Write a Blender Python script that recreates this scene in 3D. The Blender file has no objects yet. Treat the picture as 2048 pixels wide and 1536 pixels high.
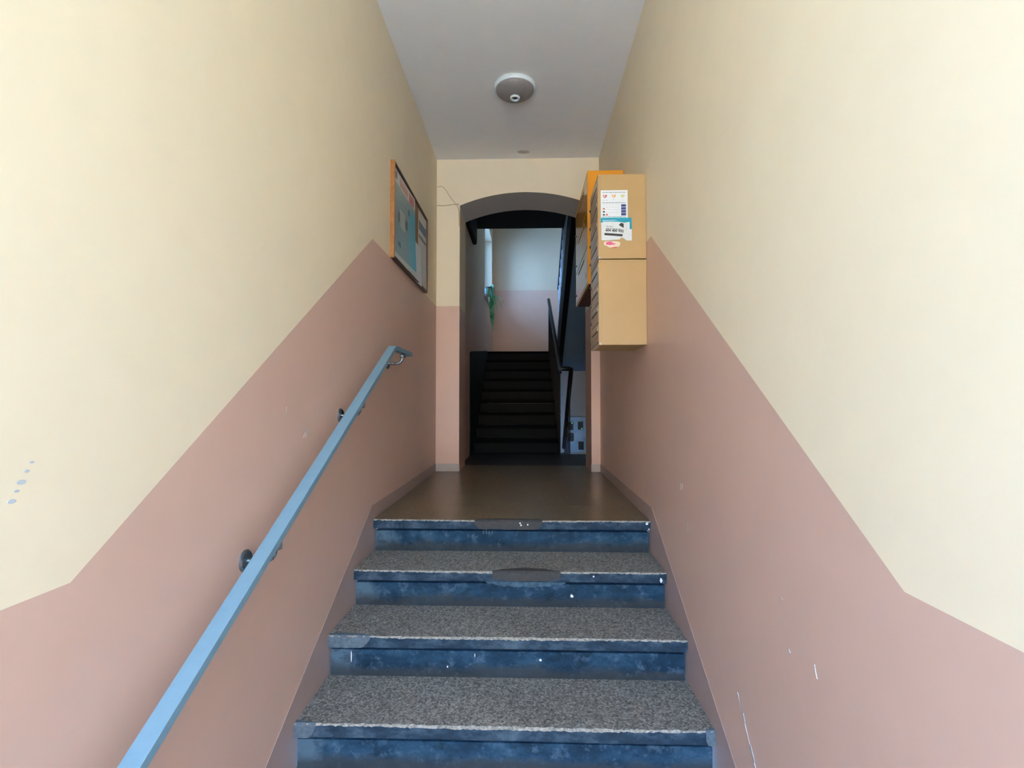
import bpy, bmesh, math, random
from mathutils import Vector, Matrix
random.seed(7)
S = bpy.context.scene
C = S.collection

# ------------------------------------------------------------------ camera
cam_d = bpy.data.cameras.new('camera'); cam = bpy.data.objects.new('camera', cam_d); C.objects.link(cam)
cam_d.sensor_width = 36.0; cam_d.lens = 1022.9 / 2048 * 36.0
cam_d.clip_start = 0.02
cam.location = (0, 0, 1.560)
cam.rotation_euler = (math.pi / 2 + 0.0318, 0, 0.0305)
S.camera = cam
# ------------------------------------------------------------------ view + world
S.view_settings.view_transform = 'Standard'; S.view_settings.look = 'None'
S.view_settings.gamma = 1.0; S.view_settings.use_curve_mapping = False
S.view_settings.exposure = 0.84
W = bpy.data.worlds.new('sky'); S.world = W; W.use_nodes = True
wn = W.node_tree.nodes; wl = W.node_tree.links; wn.clear()
wo = wn.new('ShaderNodeOutputWorld'); bg = wn.new('ShaderNodeBackground')
tc = wn.new('ShaderNodeTexCoord'); sx = wn.new('ShaderNodeSeparateXYZ'); cr = wn.new('ShaderNodeValToRGB')
wl.new(tc.outputs['Generated'], sx.inputs[0]); wl.new(sx.outputs['Z'], cr.inputs[0])
cr.color_ramp.elements[0].position = 0.0; cr.color_ramp.elements[0].color = (0.38, 0.79, 1.50, 1)
cr.color_ramp.elements[1].position = 0.9; cr.color_ramp.elements[1].color = (0.28, 0.62, 1.36, 1)
wl.new(cr.outputs[0], bg.inputs[0]); bg.inputs[1].default_value = 9.3
wl.new(bg.outputs[0], wo.inputs[0])

sun_d = bpy.data.lights.new('sun', 'SUN'); sun_d.energy = 23.0; sun_d.color = (1.0, 0.89, 0.66); sun_d.angle = 0.009
sun = bpy.data.objects.new('sun', sun_d); C.objects.link(sun); sun.rotation_euler = (math.radians(-30), 0, math.radians(-18))
def portal(name, loc, rot, sx_, sy_):
    l = bpy.data.lights.new(name, 'AREA'); l.shape = 'RECTANGLE'; l.size = sx_; l.size_y = sy_
    l.cycles.is_portal = True
    o = bpy.data.objects.new(name, l); C.objects.link(o); o.location = loc; o.rotation_euler = rot
    return o

# ------------------------------------------------------------------ key dimensions
L, R, E = -0.785, 0.615, 4.358        # corridor walls, end wall
EB = 4.775                            # back of end wall
ZL = 0.956; RISE = 0.1594; TREAD = 0.29; YN = 2.595
ZC = 3.648
YF = -1.25                            # inside of the front wall (entrance) behind the camera
AX0, AX1 = -0.585, 0.540              # arched opening
HL, HR = -0.63, 1.50                  # stair hall
HY = 9.20
FY0, FT, FR = 5.90, 0.25, 0.1513      # first flight in the hall
ZH = ZL + 9 * FR                      # half landing 2.318
YH = FY0 + 8 * FT                     # 7.90

# ------------------------------------------------------------------ materials
def mat_new(name):
    m = bpy.data.materials.new(name); m.use_nodes = True
    nt = m.node_tree; b = nt.nodes['Principled BSDF']
    return m, nt, b
def noise(nt, scale, detail=4, rough=0.55, vec=None):
    n = nt.nodes.new('ShaderNodeTexNoise'); n.inputs['Scale'].default_value = scale
    n.inputs['Detail'].default_value = detail; n.inputs['Roughness'].default_value = rough
    if vec is not None: nt.links.new(vec, n.inputs['Vector'])
    return n
def ramp(nt, src, stops):
    r = nt.nodes.new('ShaderNodeValToRGB'); el = r.color_ramp.elements
    while len(el) > len(stops): el.remove(el[-1])
    while len(el) < len(stops): el.new(0.5)
    for e, (p, c) in zip(el, stops):
        e.position = p; e.color = (c[0], c[1], c[2], 1) if len(c) == 3 else c
    nt.links.new(src, r.inputs[0]); return r
def mix(nt, fac, a, b, mode='MIX'):
    n = nt.nodes.new('ShaderNodeMix'); n.data_type = 'RGBA'; n.blend_type = mode
    for s, v in ((n.inputs[0], fac), (n.inputs[6], a), (n.inputs[7], b)):
        if hasattr(v, 'links') or hasattr(v, 'is_linked'): nt.links.new(v, s)
        elif isinstance(v, (int, float)): s.default_value = v
        else: s.default_value = (v[0], v[1], v[2], 1)
    return n.outputs[2]
def objco(nt):
    return nt.nodes.new('ShaderNodeTexCoord').outputs['Object']
def mapping(nt, vec, scale):
    m = nt.nodes.new('ShaderNodeMapping'); m.inputs['Scale'].default_value = scale
    nt.links.new(vec, m.inputs['Vector']); return m.outputs[0]
def bump(nt, b, h, strength, dist=0.002):
    n = nt.nodes.new('ShaderNodeBump'); n.inputs['Strength'].default_value = strength; n.inputs['Distance'].default_value = dist
    nt.links.new(h, n.inputs['Height']); nt.links.new(n.outputs[0], b.inputs['Normal'])
def plain(name, col, rough=0.5, metal=0.0, var=0.06, vs=12, bmp=0.0, bs=200, spec=0.5):
    m, nt, b = mat_new(name); v = objco(nt)
    n = noise(nt, vs, 5, 0.6, v)
    lo = tuple(max(0, c * (1 - var)) for c in col); hi = tuple(min(1, c * (1 + var)) for c in col)
    r = ramp(nt, n.outputs['Fac'], [(0.3, lo), (0.7, hi)])
    nt.links.new(r.outputs[0], b.inputs['Base Color'])
    b.inputs['Roughness'].default_value = rough; b.inputs['Metallic'].default_value = metal
    b.inputs['Specular IOR Level'].default_value = spec
    if bmp: bump(nt, b, noise(nt, bs, 3, 0.5, v).outputs['Fac'], bmp)
    return m
def paint_wall(name, col, rough, stain, bmp=0.15, spec=0.5):
    m, nt, b = mat_new(name); v = objco(nt)
    n1 = noise(nt, 1.6, 4, 0.6, v); n2 = noise(nt, 9, 5, 0.6, v)
    base = ramp(nt, n1.outputs['Fac'], [(0.3, tuple(c * (1 - stain) for c in col)), (0.7, col)])
    c2 = ramp(nt, n2.outputs['Fac'], [(0.35, (0.985, 0.98, 0.975)), (0.6, (1, 1, 1))])
    out = mix(nt, 1.0, base.outputs[0], c2.outputs[0], 'MULTIPLY')
    nt.links.new(out, b.inputs['Base Color'])
    b.inputs['Roughness'].default_value = rough; b.inputs['Specular IOR Level'].default_value = spec
    n3 = noise(nt, 60, 3, 0.5, v)
    bump(nt, b, n3.outputs['Fac'], bmp, 0.002)
    return m
M = {}
M['yellow'] = paint_wall('cream_yellow_wall_paint', (0.93, 0.785, 0.545), 0.62, 0.03)
M['pink'] = paint_wall('salmon_dado_paint', (0.74, 0.485, 0.365), 0.42, 0.04)
M['skirt'] = paint_wall('grey_brown_skirting_paint', (0.46, 0.33, 0.28), 0.45, 0.10)
M['plinth'] = paint_wall('worn_pale_plinth', (0.55, 0.45, 0.39), 0.55, 0.25)
M['ceil'] = paint_wall('ceiling_paint', (0.89, 0.85, 0.77), 0.8, 0.03)
M['hallwhite'] = paint_wall('stair_hall_grey_white_paint', (0.76, 0.57, 0.39), 0.7, 0.05)
M['hallpink'] = paint_wall('stair_hall_pink_paint', (0.74, 0.45, 0.33), 0.5, 0.05)
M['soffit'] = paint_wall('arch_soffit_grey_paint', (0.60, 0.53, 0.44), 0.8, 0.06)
M['facade'] = paint_wall('outside_plaster', (0.6, 0.57, 0.52), 0.8, 0.1)
M['bounce_warm'] = paint_wall('warm_bounce_plaster', (0.78, 0.54, 0.30), 0.8, 0.1)
M['paving'] = plain('pavement', (0.60, 0.59, 0.56), 0.85, var=0.12)

def terrazzo(name, tone, rough, contrast=1.0):
    m, nt, b = mat_new(name); v = objco(nt)
    vo = nt.nodes.new('ShaderNodeTexVoronoi'); vo.inputs['Scale'].default_value = 170; nt.links.new(v, vo.inputs['Vector'])
    sep = nt.nodes.new('ShaderNodeSeparateColor'); nt.links.new(vo.outputs['Color'], sep.inputs[0])
    t = tone
    g = ramp(nt, sep.outputs[0], [(0.0, tuple(c * (1 - .62 * contrast) for c in t)), (0.35, tuple(c * (1 - .15 * contrast) for c in t)),
                                  (0.7, tuple(c * (1 + .22 * contrast) for c in t)), (1.0, tuple(min(1, c * (1 + 0.85 * contrast)) for c in t))])
    n1 = noise(nt, 3.0, 5, 0.65, v); d = ramp(nt, n1.outputs['Fac'], [(0.3, (0.78, 0.77, 0.75)), (0.65, (1, 1, 1))])
    n2 = noise(nt, 330, 2, 0.6, v); d2 = ramp(nt, n2.outputs['Fac'], [(0.36, (0.55, 0.55, 0.55)), (0.62, (1.1, 1.1, 1.1))])
    o = mix(nt, 1.0, g.outputs[0], d.outputs[0], 'MULTIPLY'); o = mix(nt, 0.7, o, d2.outputs[0], 'MULTIPLY')
    nt.links.new(o, b.inputs['Base Color']); b.inputs['Roughness'].default_value = rough
    bump(nt, b, n2.outputs['Fac'], 0.35 if rough > 0.4 else 0.05, 0.002)
    return m
M['tread'] = terrazzo('worn_terrazzo_tread', (0.27, 0.255, 0.22), 0.62)
M['landing'] = terrazzo('polished_terrazzo_landing', (0.21, 0.145, 0.075), 0.3, 0.55)
M['hallfloor'] = terrazzo('dark_terrazzo_hall', (0.016, 0.013, 0.011), 0.35, 0.6)
M['hallstep'] = plain('shade_black_stair_stone', (0.0045, 0.004, 0.004), 0.85, spec=0.08)  # lack of light on the hall flight is put into this colour
M['edge'] = plain('worn_pale_stone_edge', (0.33, 0.31, 0.26), 0.75, var=0.55, vs=120, bmp=0.6, bs=160)
M['mortar'] = plain('dark_mortar', (0.042, 0.042, 0.040), 0.7, var=0.25, vs=60, bmp=0.4, bs=120)
M['mortar_light'] = plain('pale_mortar', (0.10, 0.14, 0.165), 0.7, var=0.3, vs=50, bmp=0.4, bs=120)
M['wash'] = plain('washed_blue_paint', (0.060, 0.110, 0.150), 0.7, var=0.45, vs=40, spec=0.1)
M['drop'] = plain('white_paint_drop', (0.75, 0.75, 0.73), 0.5)
def riser_mat(name, seed):
    m, nt, b = mat_new(name); v0 = objco(nt)
    mp = nt.nodes.new('ShaderNodeMapping'); mp.inputs['Location'].default_value = (seed * 3.1, seed * 1.7, 0); mp.inputs['Scale'].default_value = (1.0, 1.0, 1.7)
    nt.links.new(v0, mp.inputs['Vector']); v = mp.outputs[0]
    n1 = noise(nt, 5.5, 7, 0.68, v)
    base = ramp(nt, n1.outputs['Fac'], [(0.28, (0.009, 0.020, 0.034)), (0.46, (0.015, 0.043, 0.078)), (0.60, (0.026, 0.072, 0.120)), (0.76, (0.080, 0.150, 0.21))])
    # chalky washed-out band close under the nosing, scuffed brown-grey band at the foot
    sp = nt.nodes.new('ShaderNodeSeparateXYZ'); nt.links.new(v0, sp.inputs[0])
    n2 = noise(nt, 16, 6, 0.7, mapping(nt, v, (1, 1, 0.35)))
    add = nt.nodes.new('ShaderNodeMath'); add.operation = 'MULTIPLY_ADD'
    nt.links.new(sp.outputs['Z'], add.inputs[0]); add.inputs[1].default_value = 3.2; nt.links.new(n2.outputs['Fac'], add.inputs[2])
    ck = ramp(nt, add.outputs[0], [(0.86, (0, 0, 0)), (1.02, (0.75, 0.75, 0.75))])
    o = mix(nt, ck.outputs[0], base.outputs[0], (0.080, 0.145, 0.195))
    ab = nt.nodes.new('ShaderNodeMath'); ab.operation = 'ABSOLUTE'; nt.links.new(sp.outputs['X'], ab.inputs[0])
    en = nt.nodes.new('ShaderNodeMath'); en.operation = 'MULTIPLY_ADD'; nt.links.new(ab.outputs[0], en.inputs[0]); en.inputs[1].default_value = 4.5; nt.links.new(n2.outputs['Fac'], en.inputs[2])
    mr = nt.nodes.new('ShaderNodeMapRange'); mr.inputs['From Min'].default_value = 3.38; mr.inputs['From Max'].default_value = 3.62; mr.inputs['To Max'].default_value = 0.8
    nt.links.new(en.outputs[0], mr.inputs['Value'])
    o = mix(nt, mr.outputs[0], o, (0.10, 0.165, 0.21))
    n4 = noise(nt, 22, 6, 0.75, mapping(nt, v, (1, 1, 0.6))); sp4 = ramp(nt, n4.outputs['Fac'], [(0.54, (0, 0, 0)), (0.68, (0.8, 0.8, 0.8))])
    o = mix(nt, sp4.outputs[0], o, (0.085, 0.155, 0.215))
    n5 = noise(nt, 9, 5, 0.7, v); sp5 = ramp(nt, n5.outputs['Fac'], [(0.30, (0.7, 0.7, 0.7)), (0.46, (0, 0, 0))])
    o = mix(nt, sp5.outputs[0], o, (0.007, 0.013, 0.020))
    sc = nt.nodes.new('ShaderNodeMath'); sc.operation = 'MULTIPLY_ADD'
    nt.links.new(sp.outputs['Z'], sc.inputs[0]); sc.inputs[1].default_value = -9.0; nt.links.new(n1.outputs['Fac'], sc.inputs[2])
    sk = ramp(nt, sc.outputs[0], [(0.02, (0, 0, 0)), (0.30, (0.8, 0.8, 0.8))])
    o = mix(nt, sk.outputs[0], o, (0.042, 0.046, 0.046))
    nt.links.new(o, b.inputs['Base Color']); b.inputs['Roughness'].default_value = 0.7; b.inputs['Specular IOR Level'].default_value = 0.12
    bump(nt, b, n1.outputs['Fac'], 0.25, 0.004)
    return m
M['risers'] = [riser_mat('blue_grey_riser_paint_%d' % i, i) for i in range(6)]
def nosing_mat():
    m, nt, b = mat_new('dark_blue_nosing_paint'); v = objco(nt)
    n1 = noise(nt, 14, 6, 0.7, mapping(nt, v, (0.5, 1, 1)))
    r = ramp(nt, n1.outputs['Fac'], [(0.3, (0.012, 0.021, 0.032)), (0.50, (0.025, 0.050, 0.078)), (0.68, (0.080, 0.125, 0.16))])
    nt.links.new(r.outputs[0], b.inputs['Base Color']); b.inputs['Roughness'].default_value = 0.65; b.inputs['Specular IOR Level'].default_value = 0.15
    bump(nt, b, n1.outputs['Fac'], 0.3, 0.003); return m
M['nosing'] = nosing_mat()
M['rail'] = plain('blue_grey_painted_steel', (0.195, 0.33, 0.40), 0.42, var=0.04, vs=30)
M['bracket'] = plain('dark_grey_chromed_steel', (0.25, 0.29, 0.31), 0.22, metal=0.85, var=0.2)
M['mail'] = plain('ochre_enamel_sheet', (0.48, 0.30, 0.115), 0.5, var=0.04, vs=6)
M['maildoor'] = plain('ochre_enamel_door', (0.60, 0.44, 0.30), 0.24, var=0.05, vs=8)
M['mailgap'] = plain('dark_gap_inside', (0.03, 0.018, 0.01), 0.8)
M['orange'] = plain('orange_enamel_sheet', (0.82, 0.31, 0.004), 0.55, var=0.04, vs=6)
M['orangedoor'] = plain('orange_brown_enamel_door', (0.62, 0.32, 0.07), 0.14, var=0.05, vs=6)
M['underside'] = plain('dark_red_brown_underside', (0.10, 0.028, 0.012), 0.6)
M['lock'] = plain('lock_metal', (0.12, 0.10, 0.08), 0.35, metal=0.7)
M['paper'] = plain('white_paper', (0.74, 0.76, 0.75), 0.6, var=0.02)
M['paper2'] = plain('creased_white_paper', (0.68, 0.70, 0.68), 0.6, var=0.06, vs=40)
M['teal'] = plain('teal_print', (0.006, 0.30, 0.40), 0.5, var=0.12, vs=60)
M['teal_light'] = plain('pale_teal_print', (0.30, 0.62, 0.68), 0.5, var=0.1)
M['red'] = plain('red_print', (0.62, 0.10, 0.09), 0.5, var=0.2, vs=300)
M['amber'] = plain('amber_print', (0.80, 0.42, 0.10), 0.5, var=0.1)
M['lime'] = plain('lime_print', (0.60, 0.60, 0.27), 0.5, var=0.08)
M['navy'] = plain('navy_print', (0.04, 0.055, 0.20), 0.5, var=0.35, vs=400)
M['black'] = plain('black_print', (0.02, 0.018, 0.016), 0.5)
M['greyink'] = plain('grey_print', (0.36, 0.37, 0.36), 0.6)
M['ltink'] = plain('pale_grey_print', (0.56, 0.57, 0.56), 0.6)
M['pinkink'] = plain('magenta_print', (0.70, 0.10, 0.22), 0.5, var=0.3, vs=300)
M['residue'] = plain('torn_sticker_residue', (0.76, 0.62, 0.48), 0.7, var=0.12, vs=160)
M['wood'] = plain('orange_brown_varnished_wood', (0.40, 0.165, 0.045), 0.35, var=0.25, vs=40)
M['wood_shaded'] = plain('shaded_varnished_wood', (0.075, 0.028, 0.012), 0.45, var=0.2)
M['cork'] = plain('brown_cork', (0.34, 0.165, 0.07), 0.8, var=0.18, vs=250)
M['lampwhite'] = plain('lamp_white_plastic', (0.80, 0.85, 0.82), 0.35, var=0.01)
M['lampgrey'] = plain('lamp_frosted_grey_cover', (0.27, 0.245, 0.225), 0.45, var=0.10, vs=180, bmp=0.3, bs=300)
M['lampdark'] = plain('dark_sensor_lens', (0.03, 0.022, 0.015), 0.3)
M['cable'] = plain('cream_painted_cable', (0.66, 0.52, 0.30), 0.5)
M['iron'] = plain('dark_brown_painted_iron', (0.020, 0.013, 0.013), 0.5, var=0.2, spec=0.15)
M['ironblue'] = plain('grey_blue_painted_iron', (0.30, 0.31, 0.34), 0.3, var=0.15)
M['handwood'] = plain('dark_varnished_handrail', (0.010, 0.006, 0.006), 0.35, var=0.2, spec=0.3)
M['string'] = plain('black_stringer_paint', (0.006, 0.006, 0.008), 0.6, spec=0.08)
M['stringtop_lit'] = plain('lit_stringer_top', (0.50, 0.55, 0.62), 0.4)
M['darkskirt_shade'] = plain('black_brown_paint_and_shade', (0.006, 0.005, 0.005), 0.7, spec=0.2)  # skirt paint, also painted shade on the hall slab and flight risers
M['cellarwall'] = paint_wall('grey_cellar_wall_paint', (0.48, 0.42, 0.35), 0.8, 0.1)
M['soffitblue'] = paint_wall('flight_underside_paint', (0.20, 0.27, 0.34), 0.7, 0.03)
M['panelblue'] = plain('pale_blue_panel_paint', (0.42, 0.55, 0.66), 0.5, var=0.18, vs=9)
M['winframe'] = plain('white_window_paint', (0.75, 0.77, 0.80), 0.4)
M['pot'] = plain('grey_plastic_pot', (0.16, 0.19, 0.17), 0.5)
M['box'] = plain('dark_patch_brown', (0.010, 0.006, 0.005), 0.7, spec=0.1)
def leafmat():
    m, nt, b = mat_new('striped_green_leaf'); v = objco(nt)
    n = noise(nt, 9, 3, 0.5, v); r = ramp(nt, n.outputs['Fac'], [(0.3, (0.05, 0.26, 0.10)), (0.5, (0.20, 0.62, 0.32)), (0.68, (0.62, 0.80, 0.60))])
    nt.links.new(r.outputs[0], b.inputs['Base Color']); b.inputs['Roughness'].default_value = 0.4
    tr = nt.nodes.new('ShaderNodeBsdfTranslucent'); nt.links.new(r.outputs[0], tr.inputs[0])
    ms = nt.nodes.new('ShaderNodeMixShader'); ms.inputs[0].default_value = 0.55
    out = nt.nodes['Material Output']; nt.links.new(b.outputs[0], ms.inputs[1]); nt.links.new(tr.outputs[0], ms.inputs[2]); nt.links.new(ms.outputs[0], out.inputs[0])
    return m
M['leaf'] = leafmat()
def glassmat():
    m, nt, b = mat_new('window_glass'); out = nt.nodes['Material Output']
    t = nt.nodes.new('ShaderNodeBsdfTransparent'); t.inputs[0].default_value = (0.93, 0.97, 0.98, 1)
    g = nt.nodes.new('ShaderNodeBsdfGlossy'); g.inputs['Roughness'].default_value = 0.02
    f = nt.nodes.new('ShaderNodeFresnel'); f.inputs[0].default_value = 1.45
    ms = nt.nodes.new('ShaderNodeMixShader'); nt.links.new(f.outputs[0], ms.inputs[0]); nt.links.new(t.outputs[0], ms.inputs[1]); nt.links.new(g.outputs[0], ms.inputs[2])
    nt.links.new(ms.outputs[0], out.inputs[0]); return m
M['glass'] = glassmat()
def ledmat():
    m, nt, b = mat_new('green_led'); b.inputs['Base Color'].default_value = (0.1, 0.7, 0.2, 1)
    b.inputs['Emission Color'].default_value = (0.25, 1.0, 0.35, 1); b.inputs['Emission Strength'].default_value = 0.7; return m
M['led'] = ledmat()

# ------------------------------------------------------------------ mesh helpers
class MB:
    def __init__(s): s.v = []; s.f = []; s.m = []
    def add(s, vs, fs, mi=0):
        o = len(s.v); s.v += [tuple(v) for v in vs]
        for k, f in enumerate(fs):
            s.f.append([i + o for i in f]); s.m.append(mi[k] if isinstance(mi, (list, tuple)) else mi)
        return s
    def box(s, x0, x1, y0, y1, z0, z1, mi=0):
        vs = [(x, y, z) for x in (x0, x1) for y in (y0, y1) for z in (z0, z1)]
        return s.add(vs, [(0, 1, 3, 2), (4, 6, 7, 5), (0, 4, 5, 1), (2, 3, 7, 6), (0, 2, 6, 4), (1, 5, 7, 3)], mi)
    def prism(s, axis, poly, a, b, mi=0, side=None, cap=None):
        """polygon extruded along axis from a to b; side: list of material per side edge"""
        def P(p, t):
            if axis == 'x': return (t, p[0], p[1])
            if axis == 'y': return (p[0], t, p[1])
            return (p[0], p[1], t)
        n = len(poly); vs = [P(p, a) for p in poly] + [P(p, b) for p in poly]
        fs = [list(range(n)), list(range(2 * n - 1, n - 1, -1))]; ms = [mi, mi] if cap is None else list(cap)
        for i in range(n):
            j = (i + 1) % n; fs.append([i, i + n, j + n, j]); ms.append(side[i] if side else mi)
        return s.add(vs, fs, ms)
    def tube(s, pts, r, n=10, mi=0, closed=False):
        pts = [Vector(p) for p in pts]; N = len(pts); rings = []
        up = Vector((0.13, 0.21, 0.97)).normalized()
        for i, p in enumerate(pts):
            if closed: t = pts[(i + 1) % N] - pts[i - 1]
            elif i == 0: t = pts[1] - p
            elif i == N - 1: t = p - pts[-2]
            else: t = (pts[i + 1] - p).normalized() + (p - pts[i - 1]).normalized()
            t.normalize(); a = t.cross(up)
            if a.length < 0.05: a = t.cross(Vector((1, 0, 0)))
            a.normalize(); bb = t.cross(a)
            rr = r[i] if isinstance(r, (list, tuple)) else r
            rings.append([p + (a * math.cos(2 * math.pi * k / n) + bb * math.sin(2 * math.pi * k / n)) * rr for k in range(n)])
        vs = [v for rg in rings for v in rg]; fs = []
        for i in range(N if closed else N - 1):
            j = (i + 1) % N
            for k in range(n): fs.append((i * n + k, i * n + (k + 1) % n, j * n + (k + 1) % n, j * n + k))
        if not closed: fs += [list(range(n))[::-1], [(N - 1) * n + k for k in range(n)]]
        return s.add(vs, fs, mi)
    def lathe(s, prof, n=48, mi=0, cen=(0, 0, 0), axis='z'):
        """prof: list of (r, h) from the first to the last ring"""
        vs = []; fs = []
        for r, h in prof:
            for k in range(n):
                a = 2 * math.pi * k / n; p = (r * math.cos(a), r * math.sin(a), h)
                if axis == 'x': p = (h, r * math.cos(a), r * math.sin(a))
                vs.append((p[0] + cen[0], p[1] + cen[1], p[2] + cen[2]))
        for i in range(len(prof) - 1):
            for k in range(n): fs.append((i * n + k, i * n + (k + 1) % n, (i + 1) * n + (k + 1) % n, (i + 1) * n + k))
        if prof[0][0] > 1e-6: fs.append(list(range(n))[::-1])
        if prof[-1][0] > 1e-6: fs.append([(len(prof) - 1) * n + k for k in range(n)])
        return s.add(vs, fs, mi)
    def build(s, name, mats, parent=None, loc=None, bevel=0.0, smooth=False, seg=2):
        """mesh with its vertices in world coordinates; loc becomes the origin"""
        if not isinstance(mats, (list, tuple)): mats = [mats]
        o0 = Vector(loc) if loc is not None else Vector((0, 0, 0))
        me = bpy.data.meshes.new(name); me.from_pydata([tuple(Vector(v) - o0) for v in s.v], [], s.f)
        for m in mats: me.materials.append(M[m] if isinstance(m, str) else m)
        for p, mi in zip(me.polygons, s.m): p.material_index = mi
        bm = bmesh.new(); bm.from_mesh(me); bmesh.ops.remove_doubles(bm, verts=bm.verts, dist=1e-6)
        bmesh.ops.recalc_face_normals(bm, faces=bm.faces)
        if bevel:
            es = [e for e in bm.edges if len(e.link_faces) == 2 and e.calc_face_angle(0) > 0.5]
            bmesh.ops.bevel(bm, geom=es, offset=bevel, segments=seg, profile=0.6, affect='EDGES', clamp_overlap=True)
        bm.to_mesh(me); bm.free()
        if smooth:
            for p in me.polygons: p.use_smooth = True
            if hasattr(me, 'set_sharp_from_angle'): me.set_sharp_from_angle(angle=0.6)
        ob = bpy.data.objects.new(name, me); C.objects.link(ob); ob.location = o0
        if parent is not None: attach(ob, parent)
        return ob
def wloc(o):
    p = Vector(o.location); q = o.parent
    while q: p += Vector(q.location); q = q.parent
    return p
def attach(ob, parent):
    w = Vector(ob.location); ob.parent = parent; ob.location = w - wloc(parent)
def empty(name, loc):
    o = bpy.data.objects.new(name, None); C.objects.link(o); o.location = loc; o.empty_display_size = 0.05; return o
def tag(o, label=None, cat=None, group=None, kind=None):
    if label: o['label'] = label
    if cat: o['category'] = cat
    if group: o['group'] = group
    if kind: o['kind'] = kind
    return o
def struct(o, label=None, cat=None): return tag(o, label, cat, kind='structure')

# ================================================================== THE SETTING
# dado line of the corridor walls: (y, z)
def dado(y0, sgn):
    return [(y0, 1.247), (0.865, 1.247), (2.545, 2.378), (E, 2.370)]
T = 0.30
for nm, x0, x1, sgn in (('wall_left', L, L - T, 0), ('wall_right', R, R + T, 1)):
    d = dado(YF, sgn); mb = MB()
    mb.prism('x', d + [(E, ZC + 0.02), (YF, ZC + 0.02)], x0, x1, 0)
    mb.prism('x', [(YF, -0.02), (E, -0.02)] + d[::-1], x0, x1, 1)
    struct(mb.build(nm, ['yellow', 'pink']), ('left' if sgn == 0 else 'right') + ' corridor wall, cream above a stepped salmon dado', 'wall')
# ceiling slab of the corridor
struct(MB().box(L - T, R + T, YF - 0.4, EB, ZC, ZC + 0.2).build('ceiling', 'ceil'), 'pale flat ceiling of the entrance corridor', 'ceiling')
# small smudge on the ceiling close to the end wall is a separate thin stain
# end wall with an arched opening
arch = []
hw = (AX1 - AX0) / 2; cx = (AX0 + AX1) / 2; rise = 0.112; zs = 3.243
rad = (hw * hw + rise * rise) / (2 * rise); a0 = math.asin(hw / rad)
for k in range(25):
    a = -a0 + 2 * a0 * k / 24
    arch.append((cx + rad * math.sin(a), zs + rise - rad + rad * math.cos(a)))
ZD = 2.370
mb = MB()
mb.prism('y', [(L - 0.01, -0.9), (AX0, -0.9), (AX0, ZD), (L - 0.01, ZD)], E, EB, 1)
mb.prism('y', [(L - 0.01, ZD), (AX0, ZD), (AX0, zs), (L - 0.01, zs)], E, EB, 0)
mb.prism('y', [(AX1, -0.9), (R + 0.01, -0.9), (R + 0.01, ZD), (AX1, ZD)], E, EB, 1)
mb.prism('y', [(AX1, ZD), (R + 0.01, ZD), (R + 0.01, zs), (AX1, zs)], E, EB, 0)
poly = [(L - 0.01, zs)] + arch + [(R + 0.01, zs), (R + 0.01, ZC + 0.01), (L - 0.01, ZC + 0.01)]
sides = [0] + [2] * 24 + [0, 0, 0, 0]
mb.prism('y', poly, E, EB, 0, side=sides)
struct(mb.build('wall_end', ['yellow', 'pink', 'soffit']), 'end wall of the corridor with a low arched opening', 'wall')
# plinths on the end wall
struct(MB().box(L + 0.004, AX0 + 0.004, E - 0.006, E, ZL, ZL + 0.064).build('baseboard_end_left', 'plinth', bevel=0.002), 'worn pale plinth left of the arched opening', 'baseboard')
struct(MB().box(AX1 - 0.004, R - 0.004, E - 0.006, E, ZL, ZL + 0.064).build('baseboard_end_right', 'plinth', bevel=0.002), 'worn pale plinth right of the arched opening', 'baseboard')
# painted skirting bands rising with the stairs
SL = RISE / TREAD
def band(y): return ZL + 0.085 - (YN - y) * SL if y < YN else ZL + 0.075
for nm, xa, xb in (('baseboard_left', L, L + 0.0015), ('baseboard_right', R - 0.0015, R)):
    y5 = YN - 5 * TREAD
    top = [(YF, 0.09), (1.02, 0.09), (y5, band(y5)), (YN - 0.02, band(YN - 0.02)), (YN + 0.02, ZL + 0.072), (E, ZL + 0.066)]
    bot = [(E, ZL - 0.1), (YN, ZL - 0.3), (1.10, -0.02), (YF, -0.02)]
    struct(MB().prism('x', top + bot, xa, xb).build(nm, 'skirt'), 'grey brown skirting band climbing beside the steps on the ' + nm.split('_')[1] + ' wall', 'baseboard')
# floors
struct(MB().box(L, R, YF - 0.4, YN - 5 * TREAD + 0.05, -0.15, 0).build('floor_entrance', 'landing'), 'entrance floor before the first step', 'floor')
struct(MB().box(L + 0.001, R - 0.001, YN + 0.352, EB, ZL - 0.12, ZL).build('floor', 'landing'), 'polished dark terrazzo landing at the top of the steps', 'floor')
# front wall with the street door opening behind the camera
dx0, dx1, dz = -0.765, 0.60, 3.35
mb = MB()
mb.box(L - 2.5, dx0, YF - 0.4, YF, -0.2, ZC + 0.2, 0); mb.box(dx1, R + 2.5, YF - 0.4, YF, -0.2, ZC + 0.2, 0); mb.box(dx0, dx1, YF - 0.4, YF, dz, ZC + 0.2, 0)
struct(mb.build('wall_front', ['facade']), 'street wall around the open entrance doorway', 'wall')
struct(MB().box(-3.5, 16, -11.5, -11, -0.25, 5.5).build('wall_warm_bounce', 'bounce_warm'), 'unseen sunlit facade across the street, added to throw warm light inside', 'wall')  # out of view, added to bounce warm sunlight deep into the corridor
struct(MB().box(-16, 16, -11, YF - 0.4, -0.25, -0.06).build('ground', 'paving'), 'grey pavement outside the entrance', 'ground')

# ---------------- stair hall shell
WY0, WY1, WZ0, WZ1 = 7.48, 8.98, 3.12, 4.38
mb = MB()
dl = [(EB - 0.3, 2.33), (5.35, 2.33), (7.55, 3.50), (7.9, 3.55), (HY, 3.55)]
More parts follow.
